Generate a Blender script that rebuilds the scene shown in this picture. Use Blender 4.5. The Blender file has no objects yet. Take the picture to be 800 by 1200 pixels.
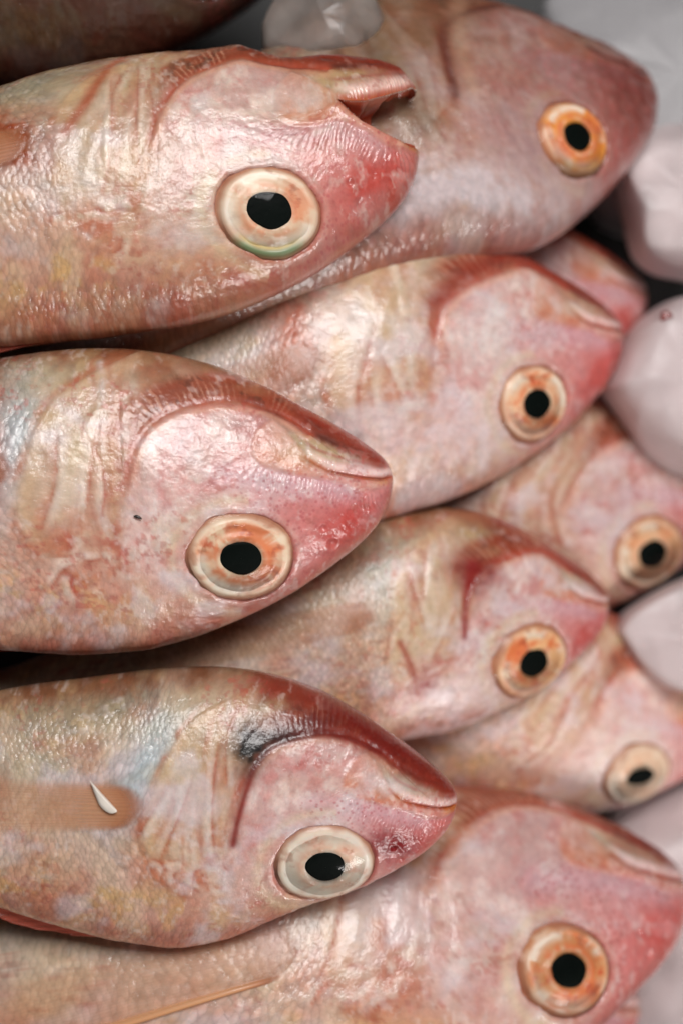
import bpy, math, random
import numpy as np
from mathutils import Matrix, Vector

# ------------------------------------------------------------------ camera, world, lamps, exposure
scn = bpy.context.scene
K = 0.000176                 # metres per photo pixel (800x1200) on the plane of the top layer of fish
HREF, ZREF = 0.300, 0.062    # camera distance to that plane, height of that plane
H = HREF + ZREF
cam = bpy.data.cameras.new("camera")
camo = bpy.data.objects.new("camera", cam)
scn.collection.objects.link(camo)
camo.location = (0, 0, H)
cam.sensor_fit = 'VERTICAL'
cam.sensor_height = 36.0
cam.lens = 36.0 * HREF / (1200 * K)
cam.clip_start, cam.clip_end = 0.01, 20
cam.dof.use_dof = True
cam.dof.focus_distance = H - 0.074
cam.dof.aperture_fstop = cam.lens / 9.2
cam.dof.aperture_blades = 0
scn.camera = camo

world = bpy.data.worlds.new("World")
scn.world = world
world.use_nodes = True
bg = world.node_tree.nodes["Background"]
bg.inputs[0].default_value = (0.90, 0.86, 0.84, 1)
bg.inputs[1].default_value = 0.03

def area(name, loc, target, size, power, color):
    l = bpy.data.lights.new(name, 'AREA')
    l.shape = 'RECTANGLE'
    l.size, l.size_y = size
    l.energy = power
    l.color = color
    o = bpy.data.objects.new(name, l)
    o.location = loc
    d = Vector(target) - Vector(loc)
    o.rotation_euler = d.to_track_quat('-Z', 'Y').to_euler()
    scn.collection.objects.link(o)
    return o
area("market_lamp", (0.14, 0.42, 0.80), (0.0, 0.0, 0.03), (0.46, 0.30), 7.1, (1.0, 0.97, 0.955))
area("counter_lamp", (0.46, -0.66, 0.38), (0.02, -0.01, 0.03), (0.26, 0.18), 3.2, (1.0, 0.96, 0.93))

scn.view_settings.view_transform = 'Standard'
scn.view_settings.look = 'None'
scn.view_settings.exposure = 0.02
scn.view_settings.gamma = 1.0
scn.render.engine = 'CYCLES'
scn.cycles.max_bounces = 8
scn.cycles.transparent_max_bounces = 12

COL = scn.collection

# ------------------------------------------------------------------ small numpy toolbox
def lin(c):
    c = np.asarray(c, float) / 255.0
    return np.where(c <= 0.04045, c / 12.92, ((c + 0.055) / 1.055) ** 2.4)

def sstep(a, b, x):
    t = np.clip((x - a) / (b - a), 0, 1)
    return t * t * (3 - 2 * t)

def gauss(x, w):
    return np.exp(-(x / w) ** 2)

def vnoise(x, y, seed):
    g = np.random.RandomState(seed).rand(256, 256)
    xi = np.floor(x).astype(int); yi = np.floor(y).astype(int)
    fx = x - xi; fy = y - yi
    fx = fx * fx * (3 - 2 * fx); fy = fy * fy * (3 - 2 * fy)
    a = g[xi % 256, yi % 256]; b = g[(xi + 1) % 256, yi % 256]
    c = g[xi % 256, (yi + 1) % 256]; d = g[(xi + 1) % 256, (yi + 1) % 256]
    return (a * (1 - fx) + b * fx) * (1 - fy) + (c * (1 - fx) + d * fx) * fy

def fbm(x, y, seed, oct=4):
    s = 0.0; a = 0.5; t = 0.0
    for o in range(oct):
        s = s + a * vnoise(x * 2 ** o + 17.3 * o, y * 2 ** o + 9.1 * o, seed + o)
        t += a; a *= 0.55
    return s / t          # 0..1

def ridged(x, y, seed, oct=3):
    s = 0.0; a = 0.5; t = 0.0
    for o in range(oct):
        n = 1 - np.abs(2 * vnoise(x * 2 ** o, y * 2 ** o, seed + o) - 1)
        s = s + a * n * n; t += a; a *= 0.5
    return s / t

def pline(px, py, pts):
    """distance, signed distance (positive to the right of travel in y-down coords) and arc position to a polyline"""
    best = np.full(px.shape, 1e9); sgn = np.ones(px.shape); arc = np.zeros(px.shape)
    L = 0.0
    for (x0, y0), (x1, y1) in zip(pts[:-1], pts[1:]):
        dx, dy = x1 - x0, y1 - y0
        l2 = dx * dx + dy * dy; l = math.sqrt(l2)
        t = np.clip(((px - x0) * dx + (py - y0) * dy) / l2, 0, 1)
        ex, ey = px - (x0 + t * dx), py - (y0 + t * dy)
        d = np.hypot(ex, ey)
        m = d < best
        best = np.where(m, d, best)
        sgn = np.where(m, np.sign(dx * ey - dy * ex + 1e-9), sgn)
        arc = np.where(m, L + t * l, arc)
        L += l
    return best, best * sgn, arc, L

def spline(pts, n=8):
    """Catmull-Rom through points, so traced lines have no corners"""
    P = [np.array(p, float) for p in pts]
    P = [2 * P[0] - P[1]] + P + [2 * P[-1] - P[-2]]
    out = []
    for i in range(1, len(P) - 2):
        for k in range(n):
            t = k / n
            a, b, c, d = P[i - 1], P[i], P[i + 1], P[i + 2]
            out.append(tuple(0.5 * (2 * b + (c - a) * t + (2 * a - 5 * b + 4 * c - d) * t * t + (3 * b - a - 3 * c + d) * t ** 3)))
    out.append(tuple(P[-2]))
    return out

def inside(px, py, poly):
    r = np.zeros(px.shape, bool)
    n = len(poly)
    for i in range(n):
        x0, y0 = poly[i]; x1, y1 = poly[(i + 1) % n]
        if y0 == y1: continue
        c = ((y0 > py) != (y1 > py)) & (px < (x1 - x0) * (py - y0) / (y1 - y0) + x0)
        r ^= c
    return r

def polymask(px, py, poly, soft):
    d, _, _, _ = pline(px, py, list(poly) + [poly[0]])
    s = np.where(inside(px, py, poly), d, -d)
    return sstep(-soft, soft, s), s

def blob(px, py, cx, cy, rx, ry, rot=0.0):
    c, s = math.cos(math.radians(rot)), math.sin(math.radians(rot))
    u = ((px - cx) * c + (py - cy) * s) / rx
    v = (-(px - cx) * s + (py - cy) * c) / ry
    return np.exp(-(u * u + v * v))

# ------------------------------------------------------------------ node materials
def newmat(name):
    m = bpy.data.materials.new(name)
    m.use_nodes = True
    nt = m.node_tree
    b = nt.nodes["Principled BSDF"]
    return m, nt, b

def N(nt, kind, **kw):
    n = nt.nodes.new(kind)
    for k, v in kw.items():
        if k.startswith('i_'):
            n.inputs[int(k[2:]) if k[2:].isdigit() else k[2:].replace('_', ' ')].default_value = v
        else:
            setattr(n, k, v)
    return n

def L(nt, a, b): nt.links.new(a, b)

def math_node(nt, op, a, b=None):
    n = nt.nodes.new('ShaderNodeMath'); n.operation = op
    for i, v in enumerate((a, b)):
        if v is None: continue
        if isinstance(v, (int, float)): n.inputs[i].default_value = v
        else: nt.links.new(v, n.inputs[i])
    return n.outputs[0]

def skin_material():
    m, nt, b = newmat("wet_fish_skin")
    col = N(nt, 'ShaderNodeAttribute', attribute_name="Col")
    msk = N(nt, 'ShaderNodeAttribute', attribute_name="Mask")
    sep = N(nt, 'ShaderNodeSeparateColor'); L(nt, msk.outputs['Color'], sep.inputs[0])
    scale_m, silver_m, fine_m = sep.outputs[0], sep.outputs[1], sep.outputs[2]
    uv = N(nt, 'ShaderNodeUVMap', uv_map="side")
    # scales: a leaning lattice of cells, taller than wide
    mp = N(nt, 'ShaderNodeMapping'); L(nt, uv.outputs[0], mp.inputs[0])
    mp.inputs['Scale'].default_value = (17.0, 9.0, 1)
    rot = N(nt, 'ShaderNodeMapping'); L(nt, mp.outputs[0], rot.inputs[0])
    rot.inputs['Rotation'].default_value = (0, 0, math.radians(45))
    wob = N(nt, 'ShaderNodeTexNoise'); wob.inputs['Scale'].default_value = 2.2
    L(nt, uv.outputs[0], wob.inputs['Vector'])
    vadd = N(nt, 'ShaderNodeVectorMath', operation='MULTIPLY_ADD')
    L(nt, wob.outputs['Color'], vadd.inputs[0]); vadd.inputs[1].default_value = (0.9, 0.9, 0); L(nt, rot.outputs[0], vadd.inputs[2])
    vor = N(nt, 'ShaderNodeTexVoronoi'); vor.inputs['Scale'].default_value = 1.0; vor.inputs['Randomness'].default_value = 0.6
    L(nt, vadd.outputs[0], vor.inputs['Vector'])
    rnd = N(nt, 'ShaderNodeSeparateColor'); L(nt, vor.outputs['Color'], rnd.inputs[0])
    # fine noises
    nz = N(nt, 'ShaderNodeTexNoise'); nz.inputs['Scale'].default_value = 9.0; nz.inputs['Detail'].default_value = 6; nz.inputs['Roughness'].default_value = 0.65
    L(nt, uv.outputs[0], nz.inputs['Vector'])
    nf = N(nt, 'ShaderNodeTexNoise'); nf.inputs['Scale'].default_value = 26.0; nf.inputs['Detail'].default_value = 3
    L(nt, uv.outputs[0], nf.inputs['Vector'])
    # colour: speckle of blood dots and pale guanine flecks
    sp = N(nt, 'ShaderNodeTexVoronoi'); sp.inputs['Scale'].default_value = 17.0
    L(nt, uv.outputs[0], sp.inputs['Vector'])
    dots = N(nt, 'ShaderNodeMapRange'); L(nt, sp.outputs['Distance'], dots.inputs[0])
    dots.inputs[1].default_value = 0.16; dots.inputs[2].default_value = 0.42; dots.inputs[3].default_value = 1.0; dots.inputs[4].default_value = 0.0
    dm = math_node(nt, 'MULTIPLY', dots.outputs[0], fine_m)
    dm = math_node(nt, 'MULTIPLY', dm, 0.45)
    mix1 = N(nt, 'ShaderNodeMix', data_type='RGBA'); L(nt, dm, mix1.inputs[0]); L(nt, col.outputs['Color'], mix1.inputs[6])
    mix1.inputs[7].default_value = (*lin((176, 72, 78)), 1)
    val = N(nt, 'ShaderNodeMapRange'); L(nt, nz.outputs[0], val.inputs[0])
    val.inputs[1].default_value = 0.25; val.inputs[2].default_value = 0.75; val.inputs[3].default_value = 0.82; val.inputs[4].default_value = 1.15
    hsv = N(nt, 'ShaderNodeHueSaturation'); L(nt, mix1.outputs[2], hsv.inputs['Color']); L(nt, val.outputs[0], hsv.inputs['Value'])
    # scale by scale tone
    st = N(nt, 'ShaderNodeMapRange'); L(nt, rnd.outputs[0], st.inputs[0]); st.inputs[3].default_value = 0.88; st.inputs[4].default_value = 1.12
    stm = N(nt, 'ShaderNodeMix', data_type='FLOAT'); L(nt, scale_m, stm.inputs[0]); stm.inputs[2].default_value = 1.0; L(nt, st.outputs[0], stm.inputs[3])
    edge = N(nt, 'ShaderNodeMapRange'); L(nt, vor.outputs['Distance'], edge.inputs[0])
    edge.inputs[1].default_value = 0.40; edge.inputs[2].default_value = 0.75; edge.inputs[3].default_value = 1.0; edge.inputs[4].default_value = 0.82
    edm = N(nt, 'ShaderNodeMix', data_type='FLOAT'); L(nt, scale_m, edm.inputs[0]); edm.inputs[2].default_value = 1.0; L(nt, edge.outputs[0], edm.inputs[3])
    tone = math_node(nt, 'MULTIPLY', stm.outputs[0], edm.outputs[0])
    hsv2 = N(nt, 'ShaderNodeHueSaturation'); L(nt, hsv.outputs[0], hsv2.inputs['Color']); L(nt, tone, hsv2.inputs['Value'])
    L(nt, hsv2.outputs[0], b.inputs['Base Color'])
    # relief
    h1 = math_node(nt, 'MULTIPLY', vor.outputs['Distance'], -1.0)
    tl = math_node(nt, 'MULTIPLY', rnd.outputs[1], 0.35)
    h1 = math_node(nt, 'ADD', h1, tl)
    h1 = math_node(nt, 'MULTIPLY', h1, scale_m)
    h1 = math_node(nt, 'MULTIPLY', h1, 0.48)
    h2 = math_node(nt, 'MULTIPLY', nf.outputs[0], 0.30)
    h3 = math_node(nt, 'MULTIPLY', nz.outputs[0], 0.28)
    hh = math_node(nt, 'ADD', math_node(nt, 'ADD', h1, h2), h3)
    bp = N(nt, 'ShaderNodeBump'); bp.inputs['Strength'].default_value = 0.45; bp.inputs['Distance'].default_value = 0.0004
    L(nt, hh, bp.inputs['Height']); L(nt, bp.outputs[0], b.inputs['Normal'])
    rg = N(nt, 'ShaderNodeTexNoise', noise_type='RIDGED_MULTIFRACTAL'); rg.inputs['Scale'].default_value = 5.5; rg.inputs['Detail'].default_value = 3
    L(nt, uv.outputs[0], rg.inputs['Vector'])
    hh2 = math_node(nt, 'ADD', hh, math_node(nt, 'MULTIPLY', rg.outputs[0], 0.28))
    bp2 = N(nt, 'ShaderNodeBump'); bp2.inputs['Strength'].default_value = 0.75; bp2.inputs['Distance'].default_value = 0.0005
    L(nt, hh2, bp2.inputs['Height']); L(nt, bp2.outputs[0], b.inputs['Coat Normal'])
    # silver sheen
    glint = N(nt, 'ShaderNodeMapRange'); L(nt, nz.outputs[0], glint.inputs[0]); glint.inputs[1].default_value = 0.35; glint.inputs[2].default_value = 0.65
    ms = math_node(nt, 'MULTIPLY', silver_m, math_node(nt, 'ADD', math_node(nt, 'MULTIPLY', glint.outputs[0], 0.3), 0.05))
    L(nt, math_node(nt, 'ADD', math_node(nt, 'MULTIPLY', ms, 0.6), 0.35), b.inputs['Specular IOR Level'])
    ro = N(nt, 'ShaderNodeMapRange'); L(nt, nf.outputs[0], ro.inputs[0]); ro.inputs[3].default_value = 0.30; ro.inputs[4].default_value = 0.55
    L(nt, ro.outputs[0], b.inputs['Roughness'])
    b.inputs['Subsurface Weight'].default_value = 0.3
    b.inputs['Subsurface Radius'].default_value = (1.0, 0.45, 0.32)
    b.inputs['Subsurface Scale'].default_value = 0.0022
    b.inputs['Coat Weight'].default_value = 0.9
    cr = N(nt, 'ShaderNodeMapRange'); L(nt, nz.outputs[0], cr.inputs[0]); cr.inputs[1].default_value = .35; cr.inputs[2].default_value = .65; cr.inputs[3].default_value = 0.05; cr.inputs[4].default_value = 0.19
    L(nt, cr.outputs[0], b.inputs['Coat Roughness'])
    b.inputs['Coat IOR'].default_value = 1.43
    return m

def plain(name, rgb, rough=0.4, coat=0.0, sss=0.0, **kw):
    m, nt, b = newmat(name)
    nz = N(nt, 'ShaderNodeTexNoise'); nz.inputs['Scale'].default_value = kw.get('scale', 400.0); nz.inputs['Detail'].default_value = 4
    tc = N(nt, 'ShaderNodeTexCoord'); L(nt, tc.outputs['Object'], nz.inputs['Vector'])
    c = lin(rgb)
    ramp = N(nt, 'ShaderNodeMix', data_type='RGBA'); L(nt, nz.outputs[0], ramp.inputs[0])
    v = kw.get('vary', 0.3)
    ramp.inputs[6].default_value = (*(c * (1 - v)), 1); ramp.inputs[7].default_value = (*np.minimum(c * (1 + v), 1), 1)
    L(nt, ramp.outputs[2], b.inputs['Base Color'])
    b.inputs['Roughness'].default_value = rough
    b.inputs['Coat Weight'].default_value = coat
    b.inputs['Coat Roughness'].default_value = 0.08
    if sss:
        b.inputs['Subsurface Weight'].default_value = sss
        b.inputs['Subsurface Radius'].default_value = (1, 0.45, 0.3)
        b.inputs['Subsurface Scale'].default_value = 0.002
    bp = N(nt, 'ShaderNodeBump'); bp.inputs['Strength'].default_value = 0.4; bp.inputs['Distance'].default_value = 0.0004
    L(nt, nz.outputs[0], bp.inputs['Height']); L(nt, bp.outputs[0], b.inputs['Normal'])
    return m

def attr_mat(name, rough, coat, metal=0.0, alpha=False):
    m, nt, b = newmat(name)
    col = N(nt, 'ShaderNodeAttribute', attribute_name="Col")
    L(nt, col.outputs['Color'], b.inputs['Base Color'])
    if alpha: L(nt, col.outputs['Alpha'], b.inputs['Alpha'])
    b.inputs['Roughness'].default_value = rough
    b.inputs['Metallic'].default_value = metal
    b.inputs['Coat Weight'].default_value = coat
    b.inputs['Coat Roughness'].default_value = 0.1
    b.inputs['Subsurface Weight'].default_value = 0.12
    b.inputs['Subsurface Radius'].default_value = (1, 0.45, 0.3)
    b.inputs['Subsurface Scale'].default_value = 0.0015
    return m

def cornea_material():
    m, nt, b = newmat("clear_cornea")
    nt.nodes.remove(b)
    out = nt.nodes["Material Output"]
    tr = N(nt, 'ShaderNodeBsdfTransparent'); tr.inputs[0].default_value = (0.97, 0.965, 0.95, 1)
    gl = N(nt, 'ShaderNodeBsdfGlossy'); gl.inputs['Roughness'].default_value = 0.06
    fr = N(nt, 'ShaderNodeFresnel'); fr.inputs[0].default_value = 1.2
    mx = N(nt, 'ShaderNodeMixShader')
    L(nt, fr.outputs[0], mx.inputs[0]); L(nt, tr.outputs[0], mx.inputs[1]); L(nt, gl.outputs[0], mx.inputs[2])
    L(nt, mx.outputs[0], out.inputs[0])
    return m

def ice_material(name, trans, tint, rough):
    m, nt, b = newmat(name)
    tc = N(nt, 'ShaderNodeTexCoord')
    nz = N(nt, 'ShaderNodeTexNoise'); nz.inputs['Scale'].default_value = 90; nz.inputs['Detail'].default_value = 5
    L(nt, tc.outputs['Object'], nz.inputs['Vector'])
    c = lin(tint)
    mx = N(nt, 'ShaderNodeMix', data_type='RGBA'); L(nt, nz.outputs[0], mx.inputs[0])
    mx.inputs[6].default_value = (*(c * 0.78), 1); mx.inputs[7].default_value = (*np.minimum(c * 1.12, 1), 1)
    L(nt, mx.outputs[2], b.inputs['Base Color'])
    tm = N(nt, 'ShaderNodeMapRange'); L(nt, nz.outputs[0], tm.inputs[0]); tm.inputs[1].default_value = .3; tm.inputs[2].default_value = .7
    tm.inputs[3].default_value = max(0, trans - 0.2); tm.inputs[4].default_value = min(1, trans + 0.2)
    L(nt, tm.outputs[0], b.inputs['Transmission Weight'])
    b.inputs['Roughness'].default_value = rough
    b.inputs['IOR'].default_value = 1.31
    b.inputs['Subsurface Weight'].default_value = 0.6
    b.inputs['Subsurface Radius'].default_value = (1, 0.95, 0.95)
    b.inputs['Subsurface Scale'].default_value = 0.006
    b.inputs['Coat Weight'].default_value = 0.15
    b.inputs['Coat Roughness'].default_value = 0.25
    bp = N(nt, 'ShaderNodeBump'); bp.inputs['Strength'].default_value = 0.5; bp.inputs['Distance'].default_value = 0.0012
    L(nt, nz.outputs[0], bp.inputs['Height']); L(nt, bp.outputs[0], b.inputs['Normal'])
    return m

MAT = dict(
    skin=skin_material(),
    iris=attr_mat("wet_iris", 0.45, 0.15),
    pupil=plain("dark_pupil", (6, 13, 11), 0.6, 0.0, vary=0.2),
    cornea=cornea_material(),
    fin=attr_mat("fin_membrane", 0.35, 0.35, 0.0, True),
    mouth=plain("mouth_lining", (176, 84, 58), 0.3, 0.6, 0.3, vary=0.35, scale=300),
    tooth=plain("tooth", (226, 205, 190), 0.3, 0.3, vary=0.1),
    ice=ice_material("milky_ice", 0.34, (242, 227, 227), 0.42),
    clear_ice=ice_material("clear_ice", 0.75, (222, 210, 202), 0.3),
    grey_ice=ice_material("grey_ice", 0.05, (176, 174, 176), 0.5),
    tray=plain("wet_tray", (14, 14, 13), 0.6, 0.0, vary=0.4, scale=60),
    flake=plain("white_flake", (236, 226, 214), 0.4, 0.3, vary=0.08),
    dark=plain("dark_speck", (40, 26, 20), 0.5, 0.2, vary=0.2),
    blood=plain("blood_drop", (130, 30, 24), 0.2, 0.6, 0.2, vary=0.3),
)

def mesh_object(name, verts, faces, mat, parent=None, smooth=True, cols=None, mask=None, uv=None, quads=True):
    me = bpy.data.meshes.new(name)
    if isinstance(faces, np.ndarray):
        n, f = len(verts), len(faces); k = faces.shape[1]
        me.vertices.add(n); me.vertices.foreach_set("co", np.asarray(verts, np.float32).ravel())
        me.loops.add(f * k); me.loops.foreach_set("vertex_index", faces.astype(np.int32).ravel())
        me.polygons.add(f)
        me.polygons.foreach_set("loop_start", np.arange(0, f * k, k, dtype=np.int32))
        me.update(calc_edges=True)
        me.validate()
    else:
        me.from_pydata([tuple(map(float, v)) for v in verts], [], faces); me.update()
    if smooth: me.polygons.foreach_set("use_smooth", np.ones(len(me.polygons), bool))
    for nm, arr in (("Col", cols), ("Mask", mask)):
        if arr is not None:
            a = me.color_attributes.new(nm, 'FLOAT_COLOR', 'POINT')
            full = np.ones((len(verts), 4), np.float32); full[:, :arr.shape[1]] = arr
            a.data.foreach_set("color", full.ravel())
    if uv is not None:
        u = me.uv_layers.new(name="side")
        idx = np.empty(len(me.loops), np.int32); me.loops.foreach_get("vertex_index", idx)
        u.data.foreach_set("uv", uv[idx].astype(np.float32).ravel())
    me.materials.append(mat)
    o = bpy.data.objects.new(name, me)
    COL.objects.link(o)
    if parent is not None: o.parent = parent
    return o

def tag(o, label, cat, group=None):
    o["label"] = label; o["category"] = cat
    if group: o["group"] = group

# ------------------------------------------------------------------ the fish: side-view outline in photo pixels
# X runs back from the snout, Y towards the back (dorsal), Z sideways. px = 458 - X, py = 565 + Y is the traced fish.
TX, TY = 458.0, 565.0
VEN = [(0, -3), (1, -9), (4, -17), (9, -25), (18, -33), (38, -47), (58, -59), (88, -75), (118, -90), (148, -105), (178, -118), (208, -129),
       (258, -140), (308, -145), (358, -144), (408, -138), (458, -129), (600, -100), (800, -50), (950, -14), (1060, -8)]
DOR = [(0, -1), (1, 9), (3, 20), (9, 36), (18, 52), (28, 64), (58, 91), (88, 114), (118, 135), (158, 157), (218, 184), (278, 202), (358, 210),
       (458, 205), (600, 178), (800, 118), (950, 80), (1060, 74)]
WID = [(0, 0), (1, 9), (4, 18), (9, 26), (28, 43), (60, 57), (100, 68), (174, 80), (260, 90), (340, 96), (450, 99), (600, 86), (800, 54), (1000, 21), (1060, 12)]
XEND = 1060.0
def prof(pts):
    q = np.linspace(0, math.sqrt(XEND), 900)
    v = np.interp(q, [math.sqrt(p[0]) for p in pts], [p[1] for p in pts])
    k = np.exp(-(np.arange(-24, 25) / 11.0) ** 2); k /= k.sum()
    pad = np.concatenate([2 * v[0] - v[1:25][::-1], v, 2 * v[-1] - v[-25:-1][::-1]])
    return q, np.convolve(pad, k, 'valid')
PV, PD, PW = prof(VEN), prof(DOR), prof(WID)
def ven(X): return np.interp(np.sqrt(X), *PV)
def dor(X): return np.interp(np.sqrt(X), *PD)
def wid(X): return np.maximum(np.interp(np.sqrt(X), *PW), 0.2)
def expo(X): return 0.86 + 0.14 * sstep(300, 700, X)
def surf(X, th):
    v, d = ven(X), dor(X)
    t = -np.cos(th)
    Y = 0.5 * (v + d) + 0.5 * (d - v) * t
    s = np.sin(th)
    Z = wid(X) * np.sign(s) * np.abs(s) ** expo(X)
    return Y, Z

EYE = (174.0, 90.0, 60.0, 50.0)       # X, Y, half length, half height
# traced lines (photo pixels of the traced fish)
C_PRE = spline([(352, 512), (328, 496), (300, 484), (262, 481), (222, 490), (192, 506), (171, 532), (157, 570), (150, 610), (147, 655)])
C_OP = spline([(150, 436), (123, 456), (80, 487), (59, 520), (53, 556), (48, 600), (52, 640), (72, 676), (104, 694)])
C_SUB = spline([(122, 446), (131, 468), (133, 498), (127, 560), (123, 605), (130, 642)])
C_SUB2 = spline([(176, 470), (146, 520), (137, 560), (140, 630)])
C_FOLD = spline([(128, 498), (104, 540), (86, 580), (80, 618)])
C_MOUTH = spline([(462, 561), (450, 562), (439, 564), (418, 563), (397, 560), (380, 557), (362, 549), (350, 541)])
C_LIP = spline([(456, 548), (430, 546), (411, 544), (384, 538), (356, 527), (335, 508), (316, 494)])
C_MAX = spline([(312, 498), (298, 506), (290, 522), (292, 541), (308, 554), (345, 562), (380, 567), (410, 577), (436, 575), (448, 571)])
MAXP = spline([(312, 498), (298, 506), (290, 522), (292, 541), (308, 554), (345, 562), (380, 567), (410, 577), (436, 574), (439, 566), (418, 565), (397, 562), (378, 556), (356, 542), (340, 526), (326, 508)])

def head_detail(px, py, X, Y, seed, hi=True):
    """relief in photo pixels, positive outward"""
    h = np.zeros_like(px)
    d, sd, arc, Lp = pline(px, py, C_PRE)
    cheek = -sd                      # positive on the cheek
    al = .45 + 1.1 * (fbm(px / 34, py / 34, seed + 91) - .25)
    al = al * (1 - .85 * sstep(.62 * Lp, .9 * Lp, arc))
    h += -1.5 * al * gauss(cheek + 3.0, 4.5) + 1.3 * (1 - .8 * sstep(.62 * Lp, .9 * Lp, arc)) * sstep(-2, 5, cheek) * gauss(np.maximum(cheek, 0), 70)
    band = gauss(cheek + 22, 15) * sstep(20, 60, arc) * (1 - sstep(150, 215, arc))
    jit = 5.0 * (fbm(px / 20, py / 20, seed + 93) - .5)
    h += .4 * al * np.sin((arc + jit) * 2 * math.pi / 6.0 + 0.06 * cheek) * band * sstep(.35, .6, fbm(px / 25, py / 25, seed + 94))
    d, sd, arc, _ = pline(px, py, C_OP)
    op = -sd
    h += 1.1 * al * sstep(-1.5, 1.5, op) * gauss(np.maximum(op, 0), 40)
    d, _, _, _ = pline(px, py, C_SUB);  h += (.9 * gauss(d, 2.6) - .3 * gauss(d - 8, 5)) * al * .7
    d, _, _, _ = pline(px, py, C_SUB2); h += (.4 * gauss(d, 3.0) - .3 * gauss(d - 7, 4)) * al
    d, _, _, _ = pline(px, py, C_FOLD); h += .6 * gauss(d, 5)
    for d, sd, fade, rv in gill_creases(px, py, seed):
        h += .38 * fade * ((.7 + .9 * rv) * gauss(d, 14) * sstep(-1.2, 1.2, sd if rv > .5 else -sd) - .9 * gauss(d, 2.2))
    m, s = polymask(px, py, MAXP, 3.0)
    h += 1.0 * m - .6 * al * gauss(s + 3, 3.5)
    d, sd, arc, _ = pline(px, py, C_MAX)
    fr = sstep(1, 6, d) * (1 - sstep(16, 34, d)) * (py > 545) * (1 - m)
    h += .6 * np.sin((arc + 9 * (fbm(px / 14, py / 14, seed + 95) - .5)) * 2 * math.pi / 5.0) * fr * sstep(20, 40, arc) * sstep(.3, .6, fbm(px / 22, py / 22, seed + 96))
    d, sd, arc, _ = pline(px, py, C_LIP); h += -.5 * al * gauss(d, 3.0)
    d, sd, arc, Lm = pline(px, py, C_MOUTH)
    h += -4.0 * gauss(d, 2.0) * (1 - 0.8 * sstep(Lm - 50, Lm, arc)) + 1.2 * gauss(d - 8, 5)
    # eye socket with a raised skin rim
    r = np.hypot((X - EYE[0]) / EYE[2], (Y - EYE[1]) / EYE[3])
    ea = np.arctan2(Y - EYE[1], X - EYE[0]); en = fbm(np.cos(ea) * 2 + 9, np.sin(ea) * 2 + 9, seed + 77)
    r = r + 0.24 * (en - .5)
    h += .7 * (2.4 * en - .5) * gauss(r - 1.10, 0.07)
    h += -14.0 * (1 - sstep(0.86, 1.04, r))
    # nostrils
    for (nx, ny, a) in ((384, 640, 7.0), (372, 622, 5.0)):
        q = np.hypot(px - nx, py - ny) / a
        h += -2.6 * gauss(q, 0.6) + .5 * gauss(q - 1.1, 0.3)
    # slots under the chin
    for (cx, cy, rx, ry, ro) in ((364, 500, 13, 4.0, 35), (376, 518, 24, 4.0, 24), (312, 488, 30, 3.5, 22), (410, 528, 16, 2.5, 16)):
        h += -1.2 * blob(px, py, cx, cy, rx, ry, ro)
    jawm = sstep(300, 330, px) * (1 - sstep(0, 22, py - (481 + (px - 300) * 0.47)))
    h += jawm * .9 * (ridged(px / 16, py / 16, seed + 31) - 0.4)
    snout = blob(px, py, 405, 612, 52, 36, -30)
    su, sv = (px + py) * .707, (py - px) * .707
    h += snout * (3.0 * (ridged(su / 52 + fbm(px / 30, py / 30, seed + 6), sv / 22, seed + 5, 3) - 0.42) + 1.6 * (fbm(px / 9, py / 9, seed + 8) - .5))
    dorsal_head = sstep(120, 170, Y) * (1 - sstep(250, 330, X))
    rough = sstep(700, 640, px) * 0 + 1.0
    h += 3.4 * (fbm(px / 58, py / 58, seed + 11) - 0.5) * rough * sstep(4, 40, X)
    h += 1.5 * (fbm(px / 15, py / 15, seed + 19) - 0.5) * sstep(4, 40, X)
    h += dorsal_head * 1.4 * (ridged(px / 14, py / 9, seed + 23) - 0.4)
    gl = blob(px, py, 262, 512, 52, 26, -10) + .3 * blob(px, py, 100, 560, 60, 90) + .35 * blob(px, py, 200, 600, 50, 60)
    h += gl * 1.7 * (ridged(px / 17 + .8 * fbm(px / 20, py / 20, seed + 61), py / 24, seed + 62, 3) - .4)
    shoulder = blob(px, py, 70, 690, 95, 55, 10)
    h += shoulder * 1.0 * (ridged(px / 30, py / 30, seed + 41) - 0.4)
    return h

def over(c, rgb, m):
    m = np.clip(m, 0, 1)[:, None]
    return c * (1 - m) + lin(rgb)[None, :] * m

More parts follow.
